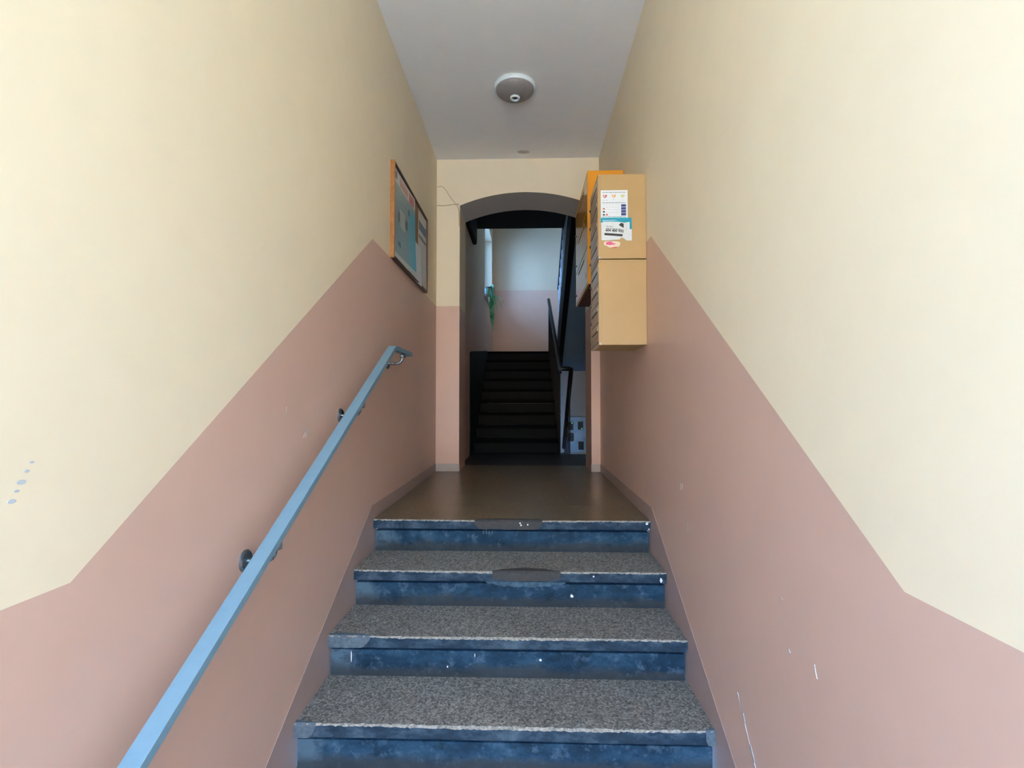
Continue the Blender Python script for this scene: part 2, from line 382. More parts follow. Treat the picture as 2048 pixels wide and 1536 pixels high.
# left wall with window hole: below dado + around window
mb.prism('x', [(EB, -0.9), (HY, -0.9), (HY, WZ0), (WY0, WZ0), (6.83, WZ0), (5.35, 2.33), (EB, 2.33)], HL, HL - 0.32, 1)
mb.prism('x', [(EB, 2.33), (5.35, 2.33), (6.83, WZ0), (WY0, WZ0), (WY0, 5.6), (EB, 5.6)], HL, HL - 0.32, 0)
mb.box(HL - 0.32, HL, WY1, HY, WZ0, 3.55, 1); mb.box(HL - 0.32, HL, WY1, HY, 3.55, 5.6, 0); mb.box(HL - 0.32, HL, WY0, WY1, WZ1, 5.6, 0)
struct(mb.build('wall_hall_left', ['hallwhite', 'hallpink']), 'left wall of the stair hall with a tall window', 'wall')
mb = MB(); mb.box(HL - 0.32, HR + 0.3, HY, HY + 0.3, ZL - 1.8, 3.55, 1); mb.box(HL - 0.32, HR + 0.3, HY, HY + 0.3, 3.55, 5.6, 0)
struct(mb.build('wall_hall_back', ['hallwhite', 'hallpink']), 'back wall of the stair hall, grey white above dusty pink', 'wall')
struct(MB().box(HR, HR + 0.3, EB - 0.4, HY, ZL - 1.8, 5.6).build('wall_hall_right', 'hallwhite'), 'right wall of the stair hall', 'wall')
mb = MB(); mb.box(HL - 0.32, L - 0.01, EB - 0.01, EB, -0.02, 5.6); mb.box(R + 0.01, HR, EB - 0.1, EB, ZL - 1.8, 5.6); mb.box(HL - 0.32, HR, EB - 0.1, EB, ZC + 0.2, 5.6)
struct(mb.build('wall_hall_front', 'hallwhite'), 'inner side of the wall between corridor and stair hall', 'wall')
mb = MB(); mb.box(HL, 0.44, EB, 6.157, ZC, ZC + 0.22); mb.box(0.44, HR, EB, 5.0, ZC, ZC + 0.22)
struct(mb.build('ceiling_hall', 'darkskirt_shade'), 'underside of the floor slab above the stair hall, its shade painted in', 'ceiling')  # unlit underside: its shade is put into the near-black colour
struct(MB().box(HL - 0.32, HR + 0.3, EB, HY + 0.3, 5.5, 5.7).build('ceiling_stairwell', 'hallwhite'), 'stairwell ceiling', 'ceiling')
mb = MB(); mb.box(HL, HR, EB, 5.79, ZL - 0.2, ZL); mb.box(HL, 0.42, 5.79, FY0 + 0.02, ZL - 0.2, ZL)
struct(mb.build('floor_hall', 'hallfloor'), 'dark terrazzo floor of the stair hall', 'floor')
struct(MB().box(HL - 0.32, HR + 0.3, EB - 0.4, HY + 0.3, -1.0, -0.845).build('floor_cellar', 'hallfloor'), 'cellar floor', 'floor')
# half landing, wall below it
struct(MB().box(HL, HR, YH + 0.12, HY, ZH - 0.16, ZH).build('floor_half_landing', 'hallfloor'), 'half landing below the window', 'floor')
struct(MB().box(0.36, HR, YH, YH + 0.12, ZL - 1.8, ZH).build('wall_below_half_landing', 'cellarwall'), 'grey wall closing the space beneath the half landing', 'wall')
# dark painted skirt along the first flight on the left wall
struct(MB().prism('x', [(5.54, ZL), (YH, ZL), (YH, 2.325), (5.62, 2.10), (5.56, 2.085), (5.54, 2.05)], HL, HL + 0.01).build('trim_1', 'darkskirt_shade'), 'black brown painted skirt beside the dark stair flight', 'trim')
# window
wroot = struct(empty('window_1', (HL - 0.2, (WY0 + WY1) / 2, WZ0)), 'tall white window over the half landing', 'window')
fx0, fx1 = HL - 0.24, HL - 0.18
for (a, b, c, d) in ((WY0, WY0 + .06, WZ0, WZ1), (WY1 - .06, WY1, WZ0, WZ1), (WY0 + .06, WY1 - .06, WZ0, WZ0 + .06), (WY0 + .06, WY1 - .06, WZ1 - .06, WZ1), ((WY0 + WY1) / 2 - .03, (WY0 + WY1) / 2 + .03, WZ0 + .06, WZ1 - .06)):
    MB().box(fx0, fx1, a, b, c, d).build('window_frame', 'winframe', wroot, loc=(fx0, a, c), bevel=0.006)
for (a, b) in ((WY0 + .06, (WY0 + WY1) / 2 - .03), ((WY0 + WY1) / 2 + .03, WY1 - .06)):
    MB().box(HL - .214, HL - .208, a, b, WZ0 + .06, WZ1 - .06).build('pane', 'glass', wroot, loc=(HL - .21, a, WZ0))
MB().box(HL - 0.18, HL + 0.035, WY0 - 0.05, WY1 + 0.03, WZ0 - 0.035, WZ0).build('window_sill', 'winframe', wroot, loc=(HL, WY0, WZ0), bevel=0.004)

portal('portal_door', ((dx0 + dx1) / 2, YF - 0.2, dz / 2), (math.pi / 2, 0, 0), dx1 - dx0, dz)
portal('portal_window', (HL - 0.3, (WY0 + WY1) / 2, (WZ0 + WZ1) / 2), (0, -math.pi / 2, 0), WZ1 - WZ0, WY1 - WY0)

# ================================================================== ENTRANCE STEPS
st = tag(empty('staircase', (cx, 1.145, 0)), 'six worn terrazzo steps with blue grey risers leading up the corridor', 'staircase')
SX0, SX1 = L + 0.002, R - 0.002
TH = 0.046
def tread_mesh(i):
    """slab with a worn, slightly irregular front edge"""
    zt = ZL - i * RISE; yf = YN - i * TREAD
    yb = yf + (0.35 if i == 0 else TREAD + 0.03)
    n = 150; rnd = random.Random(40 + i); vs = []; fs = []; ms = []
    ph = [rnd.uniform(0, 6.28) for _ in range(6)]
    for k in range(n + 1):
        u = k / n; x = SX0 + (SX1 - SX0) * u
        wear = 0.0028 * math.sin(3.1 * u * 2 + ph[0]) + 0.0014 * math.sin(17 * u + ph[1]) + rnd.uniform(-.0016, .0016)
        mid = math.exp(-((u - .5) / .28) ** 2)
        dip = 0.0045 * mid + rnd.uniform(0, .0012)
        y = yf + 0.002 * mid + wear * 0.5
        bl = 0.004 + 0.005 * mid + rnd.uniform(-.003, .004)
        prof = [(yb, zt - TH), (y + 0.002, zt - TH), (y, zt - TH + 0.003), (y, zt - dip - 0.0025 - rnd.uniform(0, .0045)), (y + bl, zt - dip * 0.6), (y + 0.05, zt - dip * 0.25), (yb, zt)]
        vs += [(x, p[0], p[1]) for p in prof]
    m = 7
    for k in range(n):
        for j in range(m):
            j2 = (j + 1) % m
            fs.append((k * m + j, k * m + j2, (k + 1) * m + j2, (k + 1) * m + j))
            ms.append({0: 1, 1: 1, 2: 1, 3: 2, 4: 0, 5: 0, 6: 0}[j])
    fs += [list(range(m)), [n * m + j for j in range(m)][::-1]]; ms += [1, 1]
    mb = MB(); mb.add(vs, fs, ms)
    return mb.build('tread', ['tread' if i else 'landing', 'nosing', 'edge'], st, loc=(cx, yf, zt))
treads = [tread_mesh(i) for i in range(6)]
risers = []
for i in range(6):
    zt = ZL - i * RISE - TH - 0.013; zb = ZL - (i + 1) * RISE; y = YN - i * TREAD + 0.014
    ins = 0.006
    risers.append(MB().box(SX0 + ins, SX1 - ins, y, y + 0.05, zb - 0.02, zt).build('riser', M['risers'][i], st, loc=(cx, y, zb), bevel=0.002))
# mortar repairs on the nosings + paint drops
def patch(tr, i, xs, mat, front=0.0022, back=None, drop=0.0):
    """repair mortar wrapped round the nosing edge; xs: list of (x, depth on the tread)"""
    zt = ZL - i * RISE; yf = YN - i * TREAD; vs = []; fs = []
    for x, dp, lo in xs:
        vs += [(x, yf - front, zt - lo), (x, yf - front, zt - 0.007), (x, yf + 0.006, zt + 0.0012), (x, yf + dp, zt + 0.0012), (x, yf + dp, zt - 0.02), (x, yf + 0.01, zt - lo)]
    m = 6; n = len(xs)
    for k in range(n - 1):
        for j in range(m): fs.append((k * m + j, k * m + (j + 1) % m, (k + 1) * m + (j + 1) % m, (k + 1) * m + j))
    fs += [list(range(m)), [(n - 1) * m + j for j in range(m)]]
    return MB().add(vs, fs).build('mortar_patch', mat, tr, loc=(xs[0][0], yf, zt))
def sx_at(i, px):   # left/right fraction of a step from its measured pixel ends
    e = [(748, 1303), (707, 1335), (656, 1376), (587, 1434)][i]
    return L + (R - L) * (px - e[0]) / (e[1] - e[0])
def ragged(i, p0, p1, dmax, lo, seed, shape=.6, end=.012, n=16):
    rr = random.Random(seed); out = []
    for k in range(n + 1):
        t = k / n; e = max(0.0, math.sin(math.pi * t)) ** shape
        x = sx_at(i, p0 + (p1 - p0) * t)
        out.append((min(max(x, SX0 + .0005), SX1 - .0005), .007 + dmax * e + rr.uniform(-.003, .003) * e, end + (lo - end) * min(1, e * 1.7) + rr.uniform(-.0015, .0015)))
    return out
patch(treads[0], 0, ragged(0, 953, 1088, .024, .046, 1, .35, .020), 'mortar')
patch(treads[1], 1, ragged(1, 988, 1124, .042, .041, 2, .9, .030), 'mortar')
patch(treads[2], 2, ragged(2, 640, 742, .016, .046, 3, .8, .012), 'mortar_light')
patch(treads[3], 3, ragged(3, 1414, 1446, .010, .046, 4, .6, .03, 8), 'mortar_light')
patch(treads[3], 3, ragged(3, 560, 632, .008, .046, 5, .8, .012, 10), 'mortar_light')
def blob(parent, x, y, z, rx, rz, name='paint_drop', mat='drop'):
    vs = [(x, y - 0.0022, z)]; n = 10
    for k in range(n):
        a = 2 * math.pi * k / n; q = random.uniform(.75, 1.15); vs.append((x + rx * q * math.cos(a), y, z + rz * q * math.sin(a)))
    vs.append((x, y + 0.003, z))
    return MB().add(vs, [(0, 1 + k, 1 + (k + 1) % n) for k in range(n)] + [(n + 1, 1 + (k + 1) % n, 1 + k) for k in range(n)]).build(name, mat, parent, loc=(x, y, z), smooth=True)
def sz(i, dz): return ZL - i * RISE - dz
for i, px, dz, rx, rz in ((0, 1044, .014, .005, .005), (0, 1046, .024, .006, .004), (0, 1059, .021, .004, .005), (0, 1295, .012, .007, .008), (0, 1299, .040, .004, .004),
                          (1, 1323, .032, .006, .011), (1, 1190, .018, .004, .004), (2, 690, .010, .005, .004), (2, 700, .020, .003, .004), (2, 708, .017, .003, .003), (2, 714, .020, .003, .003)):
    blob(treads[i], sx_at(i, px), YN - i * TREAD - (0.0005 if i > 1 or px > 1100 else 0.003), sz(i, dz), rx, rz)
for i, px, dz, rx, rz in ((2, 702, .085, .0022, .022), (2, 953, .075, .0022, .009), (2, 898, .120, .003, .005), (2, 1085, .090, .006, .005), (1, 1147, .110, .007, .008)):
    blob(risers[i], sx_at(i, px), YN - i * TREAD + 0.0135, sz(i, dz), rx, rz)
for px in (970, 976, 982, 988):
    blob(risers[0], sx_at(0, px), YN + 0.0135, sz(0, .064), .0022, random.uniform(.008, .014), mat='mortar_light')
# pale washed patch under the mended second nosing
vs = []; n = 26; y = YN - TREAD + 0.0128; xa, xb = sx_at(1, 975), sx_at(1, 1135)
top = [(xa + (xb - xa) * k / n, sz(1, .0495)) for k in range(n + 1)]
bot = [(xa + (xb - xa) * k / n, sz(1, .052 + .020 * max(0, math.sin(math.pi * k / n)) ** .6 + random.uniform(-.001, .002) + .004 * math.sin(k * 1.9) * math.sin(k * .7))) for k in range(n + 1)]
MB().prism('y', top + bot[::-1], y, y + 0.004).build('wash_stain', 'wash', risers[1], loc=(xa, y, sz(1, .05)))

# ================================================================== WALL MARKS (plaster chips, holes, crack)
def chip(name, wall, x, pts, label, mat, depth=0.0012):
    """thin flake lying on a side wall; pts: list of (y, z)"""
    s = 1 if x < 0 else -1
    o = MB().prism('x', pts, x, x + s * depth).build(name, mat, wall, loc=(x, pts[0][0], pts[0][1]))
    return o
wl_, wr_ = bpy.data.objects['wall_left'], bpy.data.objects['wall_right']
def streak(x, y, z, ly, lz, w, wall, mat='drop', nm='plaster_chip'):
    chip(nm, wall, x, [(y - w, z), (y + ly * .4, z + lz * .5 - w * .4), (y + ly + w * .3, z + lz), (y + ly, z + lz + w * .5), (y + ly * .4 + w, z + lz * .5 + w)], None, mat)
streak(L, 1.774, 1.430, .02, .028, .002, wl_, 'plinth'); streak(L, 1.790, 1.428, .02, .028, .002, wl_, 'plinth'); streak(L, 1.641, 1.52, .003, .02, .001, wl_, 'plinth')
streak(R, 2.094, 1.200, -.012, .028, .002, wr_, 'plinth'); streak(R, 2.075, 1.200, -.012, .028, .002, wr_, 'plinth'); streak(R, 2.006, 1.060, .004, .03, .0015, wr_, 'plinth')
streak(R, 1.128, .968, .006, .024, .003, wr_); streak(R, 1.239, .968, .003, .006, .003, wr_); streak(R, 1.271, 1.078, .006, .004, .002, wr_, 'plinth')
# crack in the right wall dado
cp = [(1.545, .70), (1.520, .668), (1.506, .655), (1.490, .632), (1.470, .610), (1.450, .592), (1.425, .555), (1.395, .525), (1.360, .49)]
up = [(y + .0035 * (0.3 + k % 3), z + .0045) for k, (y, z) in enumerate(cp)]
chip('crack', wr_, R, cp + up[::-1], None, 'drop', 0.0015)
chip('crack_core', wr_, R, [(1.514, .664), (1.500, .645), (1.497, .650), (1.508, .668)], None, 'greyink', 0.002)
chip('crack_core', wr_, R, [(1.468, .606), (1.440, .575), (1.437, .580), (1.462, .610)], None, 'greyink', 0.002)
# filled holes on the left wall near the camera
for (y, z, r) in ((.774, 1.433, .0085), (.760, 1.406, .008), (.767, 1.4205, .005), (.790, 1.462, .0045), (.782, 1.449, .005)):
    pts = [(y + r * .9 * math.cos(a * .5236), z + r * .45 * math.sin(a * .5236)) for a in range(12)]
    chip('filled_hole', wl_, L, pts, None, 'ltink', 0.0006)
# dark smudge on the ceiling near the end wall
pts = [(-0.032 + .05 * random.uniform(.75, 1.1) * math.cos(a * .3927), 4.24 + .035 * random.uniform(.75, 1.1) * math.sin(a * .3927)) for a in range(16)]
MB().prism('z', pts, ZC - 0.0008, ZC).build('smudge', plain('smoke_smudge', (0.50, 0.45, 0.37), 0.9, var=0.2, vs=30), bpy.data.objects['ceiling'], loc=(-.03, 4.24, ZC))

# ================================================================== HANDRAIL
hr = tag(empty('handrail', (-0.70, 1.4, 1.17)), 'blue grey flat steel handrail on the left wall beside the steps', 'handrail')
RX, RW, RT = -0.70, 0.0205, 0.021
def bar(path, wx, t):
    """rectangular bar along a path in the YZ plane at x = RX"""
    vs = []; N = len(path)
    for i, (y, z) in enumerate(path):
        if i == 0: d = Vector((path[1][0] - y, path[1][1] - z))
        elif i == N - 1: d = Vector((y - path[-2][0], z - path[-2][1]))
        else: d = (Vector((path[i + 1][0] - y, path[i + 1][1] - z)).normalized() + Vector((y - path[i - 1][0], z - path[i - 1][1])).normalized())
        d.normalize(); nrm = Vector((-d[1], d[0]))
        for sx_, k in ((-1, 0), (1, 0), (1, -1), (-1, -1)): vs.append((RX + sx_ * wx, y + nrm[0] * k * t, z + nrm[1] * k * t))
    fs = []
    for i in range(N - 1):
        for k in range(4): fs.append((i * 4 + k, i * 4 + (k + 1) % 4, i * 4 + 4 + (k + 1) % 4, i * 4 + 4 + k))
    fs += [(0, 1, 2, 3), tuple((N - 1) * 4 + k for k in (3, 2, 1, 0))]
    return MB().add(vs, fs)
rz = lambda y: 0.922 + (y - 0.906) * 0.5365
path = [(0.60, rz(0.60)), (2.56, rz(2.56)), (2.60, rz(2.60) - .001), (2.628, rz(2.62) + .001), (2.66, rz(2.62) + .001), (3.0, rz(2.62) - .001)]
bar(path, RW, RT).build('rail_bar', 'rail', hr, loc=(RX, 1.4, 1.17), bevel=0.0015)
for y in (0.70, 1.41, 2.12, 2.83):
    zr = (rz(y) if y < 2.6 else rz(2.62)) - RT - 0.004
    zw = zr - 0.052
    br = MB().lathe([(0.030, 0), (0.030, 0.005), (0.026, 0.0085), (0.012, 0.010)], 24, 0, (L, y, zw), 'x').build('bracket', 'bracket', hr, loc=(L, y, zw), smooth=True)
    arc = [(L + 0.008, y, zw), (L + .055, y, zw)] + [(L + .055 + .030 * math.sin(a), y, zw + .030 - .030 * math.cos(a)) for a in (.4, .8, 1.2, 1.5708)] + [(RX, y, zr)]
    MB().tube(arc, 0.0075, 12).build('stem', 'bracket', br, loc=(L, y, zw), smooth=True)
    MB().lathe([(0.014, -0.022), (0.017, -0.018), (0.017, -0.006), (0.012, 0.0)], 6, 0, (RX + .004, y, zr + .002)).build('saddle_nut', 'bracket', br, loc=(RX, y, zr))

# ================================================================== MAILBOXES
MX = 0.368
def text_mesh(name, body, size, mat, parent, loc, rotz=0.0, tilt=0.0, bold=False):
    cu = bpy.data.curves.new(name, 'FONT'); cu.body = body; cu.size = size; cu.extrude = 0.0001
    cu.offset = 0.0008 if bold else 0.0
    cu.resolution_u = 2
    tmp = bpy.data.objects.new(name + '_tmp', cu); C.objects.link(tmp)
    bpy.context.view_layer.update()
    me = bpy.data.meshes.new_from_object(tmp.evaluated_get(bpy.context.evaluated_depsgraph_get()))
    bpy.data.objects.remove(tmp)
    me.materials.clear(); me.materials.append(M[mat])
    o = bpy.data.objects.new(name, me); C.objects.link(o); o.location = loc
    o.rotation_euler = (math.pi / 2, tilt, rotz)
    attach(o, parent); return o
def mailbox_bank(name, x0, y0, y1, z0, z1, rows, label, body, door, group, pitch=None, under=None, slot_frac=(0.10, 0.90)):
    root = tag(empty(name, ((x0 + R) / 2, (y0 + y1) / 2, z0)), label, 'mailbox', group)
    mb = MB().box(x0 + 0.012, R - 0.0005, y0, y1, z0, z1)
    b = mb.build('body', [body, 'mailgap', under or body], root, loc=((x0 + R) / 2, (y0 + y1) / 2, z0), bevel=0.003)
    for p in b.data.polygons:
        if p.normal.x < -0.9: p.material_index = 1
        if p.normal.z < -0.9: p.material_index = 2
    # folded rims around the door field
    rim = 0.013
    MB().box(x0, x0 + .013, y0, y1, z1 - rim, z1).build('rim', body, root, loc=(x0, y0, z1), bevel=0.0015)
    MB().box(x0, x0 + .013, y0, y1, z0, z0 + rim).build('rim', door, root, loc=(x0, y0, z0), bevel=0.0015)
    MB().box(x0, x0 + .013, y0, y0 + .010, z0 + rim, z1 - rim).build('rim', body, root, loc=(x0, y0, z0), bevel=0.0015)
    MB().box(x0, x0 + .013, y1 - .012, y1, z0 + rim, z1 - rim).build('rim', body, root, loc=(x0, y1, z0), bevel=0.0015)
    h = (z1 - z0 - 2 * rim) / rows
    for k in range(rows):
        a = z0 + rim + k * h + .003; c = a + h - .006
        d = MB().box(x0 - .001, x0 + .010, y0 + .013, y1 - .015, a, c).build('door', door, root, loc=(x0, y0, a), bevel=0.0015)
        ya = y0 + .013 + (y1 - y0 - .03) * slot_frac[0]; yb = y0 + .013 + (y1 - y0 - .03) * slot_frac[1]
        zs_ = c - min(.045, h * .42)
        MB().box(x0 - .0016, x0 + .001, ya, yb, zs_, zs_ + .006).build('slot', 'mailgap', d, loc=(x0, ya, zs_))
        MB().box(x0 - .0035, x0 - .0008, ya - .006, yb + .006, zs_ + .007, zs_ + .027).build('slot_flap', door, d, loc=(x0, ya, zs_), bevel=0.002)
        yl = y1 - .030
        MB().lathe([(0.008, 0), (0.008, -0.007), (0.005, -0.009), (0.0, -0.009)], 14, 0, (x0 - .0005, yl, a + h * .28), 'x').build('lock', 'lock', d, loc=(x0, yl, a), smooth=True)
    return root
ZM0, ZM1, ZM2 = 1.845, 2.2905, 2.736
g = 'mailbox cabinets on the right wall'
mlow = mailbox_bank('mailbox_cabinet', MX, 2.640, 2.965, ZM0, ZM1 - .0025, 4, 'ochre metal mailbox cabinet, lower of the two stacked ones, plain side', 'mail', 'maildoor', g)
mup = mailbox_bank('mailbox_cabinet', MX - .001, 2.640, 2.965, ZM1 + .0025, ZM2, 4, 'ochre metal mailbox cabinet with stickers on its side, stacked on top', 'mail', 'maildoor', g)
mor = mailbox_bank('mailbox_cabinet', 0.385, 3.249, 4.05, 2.300, 3.033, 3, 'bright orange mailbox cabinet hung highest, next to the arched opening', 'orange', 'orangedoor', g, under='underside', slot_frac=(0.25, 0.75))
# stickers on the near side of the upper cabinet, plane y = 2.640 ; pixel -> metres
YS = 2.640
def SXp(px): return MX + (px - 1197.0) * (R - MX) / (1293.0 - 1197.0)
def SZp(py): return 2.651 - (py - 381.0) * (2.651 - 2.345) / (497.0 - 381.0)
def sheet(name, poly, mat, parent, off, label=None, thick=0.0005):
    pts = [(SXp(a), SZp(b)) for a, b in poly]
    o = MB().prism('y', pts, YS - off - thick, YS - off).build(name, mat, parent, loc=(pts[0][0], YS - off, pts[0][1]))
    if label: o['label'] = label
    return o
def rectp(a, b, c, d): return [(a, b), (c, b), (c, d), (a, d)]
info = sheet('info_sticker', rectp(1202, 381, 1256, 438), 'paper', mup, 0.0002, 'white printed notice with three coloured heart marks')
def inkline(parent, x0, x1, y, h, mat, off, words=4):
    x = x0; n = 0
    while x < x1 - 1:
        w = random.uniform(2.5, 8.0); e = min(x1, x + w)
        sheet('print_line', rectp(x, y - h / 2, e, y + h / 2), mat, parent, off); x = e + .9
for a, b, y, h, mt in ((1205, 1252, 385.3, 1.6, 'greyink'), (1205, 1216, 401, 1.0, 'ltink'), (1225, 1231, 400, 1.0, 'ltink'), (1244, 1248, 401, 1.0, 'ltink'), (1205, 1252, 406, 1.6, 'greyink'),
                       (1205, 1240, 410, .6, 'ltink'), (1212, 1240, 414.5, .7, 'ltink'), (1212, 1240, 419.5, .7, 'ltink'), (1212, 1240, 425.5, .7, 'ltink'), (1205, 1252, 433.8, 1.2, 'greyink')):
    inkline(info, a, b, y, h, mt, .0008)
def heart(cx_, cy_, r, mat, parent):
    pts = []
    for k in range(22):
        t = 2 * math.pi * k / 22
        x = 16 * math.sin(t) ** 3; y = 13 * math.cos(t) - 5 * math.cos(2 * t) - 2 * math.cos(3 * t) - math.cos(4 * t)
        pts.append((cx_ + x / 16 * r, cy_ - y / 16 * r * .95))
    sheet('heart_mark', pts, mat, parent, .0009)
    q = [(cx_ - r * .2 + r * .38 * math.cos(a * .628), cy_ - r * .05 + r * .38 * math.sin(a * .628)) for a in range(10)]
    sheet('heart_mark', q, {'red': 'residue', 'amber': 'residue', 'lime': 'lime'}[mat], parent, .0013)
heart(1210.5, 393, 4.3, 'red', info); heart(1228.3, 393, 4.3, 'amber', info); heart(1246, 393, 4.4, 'lime', info)
for y in (409.2, 415.0, 420.8, 426.6):
    sheet('navy_block', rectp(1242.8, y, 1252.6, y + 4.9), 'navy', info, .0009)
for (a, b, mt) in ((1206, 416, 'red'), (1206, 422, 'black'), (1206, 428, 'black'), (1212, 428, 'red')):
    sheet('car_mark', [(a, b + 3.2), (a, b + 1.6), (a + .9, b + .2), (a + 2.8, b), (a + 4.2, b + 1.6), (a + 4.6, b + 3.2)], mt, info, .0009)
sheet('teal_footer', rectp(1203, 434.8, 1254, 438), 'teal_light', info, .0009)
torn = sheet('torn_sticker', [(1201.5, 436.5), (1263.5, 436.2), (1263.8, 481.5), (1253, 481.3), (1247, 476.5), (1241, 475.3), (1240.5, 479), (1212, 481), (1203, 480.5), (1202.5, 452)], 'paper2', mup, .0016, 'torn white and teal sticker with a dark printed phone number')
sheet('teal_band', [(1201.5, 436.5), (1263.5, 436.2), (1263.8, 459), (1259.6, 459), (1259.4, 444.5), (1249, 446), (1237, 444), (1224, 443.6), (1208, 443.8), (1202.2, 446)], 'teal', torn, .0022)
sheet('teal_scrape', [(1205, 440.5), (1230, 440), (1236, 441.5), (1222, 442.6), (1205, 443)], 'teal_light', torn, .0028)
sheet('black_corner', [(1242, 446.2), (1247.6, 448), (1247.8, 455.6), (1246.5, 455.9), (1237.8, 450.6)], 'black', torn, .0022)
sheet('black_bar', [(1209.2, 466), (1245.6, 468.8), (1244.9, 473.2), (1208.8, 470.4)], 'black', torn, .0022)
sheet('crease', [(1251.8, 446), (1252.9, 446), (1253.6, 472), (1252.4, 460)], 'ltink', torn, .0022)
tl = math.atan2(2.6, 36)
text_mesh('phone_number', '604 400 932', 0.0185, 'black', torn, (SXp(1211), YS - .0025, SZp(462.6)), tilt=tl, bold=True)
for a, b, y, h, mt in ((1212.3, 1225.5, 452.6, 1.7, 'greyink'), (1212.3, 1241.5, 456.6, 2.0, 'greyink')):
    pts = []; x = a
    while x < b - 1:
        e = min(b, x + random.uniform(3, 8)); yy = y + (x - a) * .075
        sheet('print_line', [(x, yy - h / 2), (e, yy - h / 2 + (e - x) * .075), (e, yy + h / 2 + (e - x) * .075), (x, yy + h / 2)], mt, torn, .0024); x = e + .8
res = sheet('sticker_residue', [(1209, 483.5), (1216, 482), (1228, 482.2), (1239, 483.5), (1241, 487), (1239, 492), (1233, 494.8), (1224, 495.4), (1217, 494), (1214, 491.5), (1209, 490.5), (1207.5, 487)], 'residue', mup, .0002, 'torn pink remnant of a sticker')
sheet('pink_smear', [(1212, 485), (1218, 482.8), (1226, 483.6), (1224, 486), (1232, 487.2), (1230, 488.8), (1220, 490), (1212.5, 489)], 'pinkink', res, .0008)
sheet('pink_smear', [(1222, 495), (1228, 493.8), (1234.5, 493.4), (1235, 494.8), (1230, 496), (1223, 496)], 'red', res, .0008)

# ================================================================== NOTICEBOARD
BX, BY0, BY1, BZ0, BZ1 = L, 2.868, 3.848, 2.375, 2.940
nb = tag(empty('noticeboard', (L, (BY0 + BY1) / 2, BZ0)), 'wood framed cork noticeboard with posters on the left wall', 'noticeboard')
MB().box(L, L + .012, BY0 + .01, BY1 - .01, BZ0 + .01, BZ1 - .01).build('cork_panel', 'cork', nb, loc=(L, BY0, BZ0))
FD = 0.025
for (a, b, c, d, mt) in ((BY0, BY0 + .022, BZ0, BZ1, 'wood'), (BY1 - .014, BY1, BZ0, BZ1, 'wood_shaded'), (BY0 + .022, BY1 - .014, BZ1 - .014, BZ1, 'wood_shaded'), (BY0 + .022, BY1 - .014, BZ0, BZ0 + .016, 'wood_shaded')):
    MB().box(L, L + FD, a, b, c, d).build('frame', mt, nb, loc=(L, a, c), bevel=0.004)  # top, bottom and far pieces have shade put into their wood colour
def paper(name, label, y0, y1, z0, z1, mat, off, curl, cat='poster', skew=0.0, parent=None):
    nx, nz = 14, 10; vs = []; fs = []
    for s_ in (0, 1):
        for i in range(nx + 1):
            for j in range(nz + 1):
                u, w = i / nx, j / nz
                x = L + off + curl * (u ** 3) * (1 - .5 * w) + .5 * curl * (1 - w) ** 3 - s_ * .0004
                vs.append((x, y0 + (y1 - y0) * u, z0 + (z1 - z0) * w + skew * u))
    st_ = (nx + 1) * (nz + 1)
    for i in range(nx):
        for j in range(nz):
            q = (i * (nz + 1) + j, (i + 1) * (nz + 1) + j, (i + 1) * (nz + 1) + j + 1, i * (nz + 1) + j + 1)
            fs.append(q); fs.append(tuple(k + st_ for k in q[::-1]))
    rim = [i * (nz + 1) for i in range(nx + 1)] + [nx * (nz + 1) + j for j in range(1, nz + 1)] + [i * (nz + 1) + nz for i in range(nx - 1, -1, -1)] + [j for j in range(nz - 1, 0, -1)]
    for a, b in zip(rim, rim[1:] + rim[:1]): fs.append((a, b, b + st_, a + st_))
    o = MB().add(vs, fs).build(name, mat, None, loc=(L + off, y0, z0), smooth=True)
    return tag(o, label, cat, 'papers pinned to the noticeboard')
def rect_mask(nt, sp, a, b, c, d):
    """mask of a rectangle in object Y/Z"""
    def cmp(sock, v, op):
        n = nt.nodes.new('ShaderNodeMath'); n.operation = op; nt.links.new(sock, n.inputs[0]); n.inputs[1].default_value = v; return n.outputs[0]
    def mul(p, q):
        n = nt.nodes.new('ShaderNodeMath'); n.operation = 'MULTIPLY'; nt.links.new(p, n.inputs[0]); nt.links.new(q, n.inputs[1]); return n.outputs[0]
    return mul(mul(cmp(sp.outputs['Y'], a, 'GREATER_THAN'), cmp(sp.outputs['Y'], b, 'LESS_THAN')), mul(cmp(sp.outputs['Z'], c, 'GREATER_THAN'), cmp(sp.outputs['Z'], d, 'LESS_THAN')))
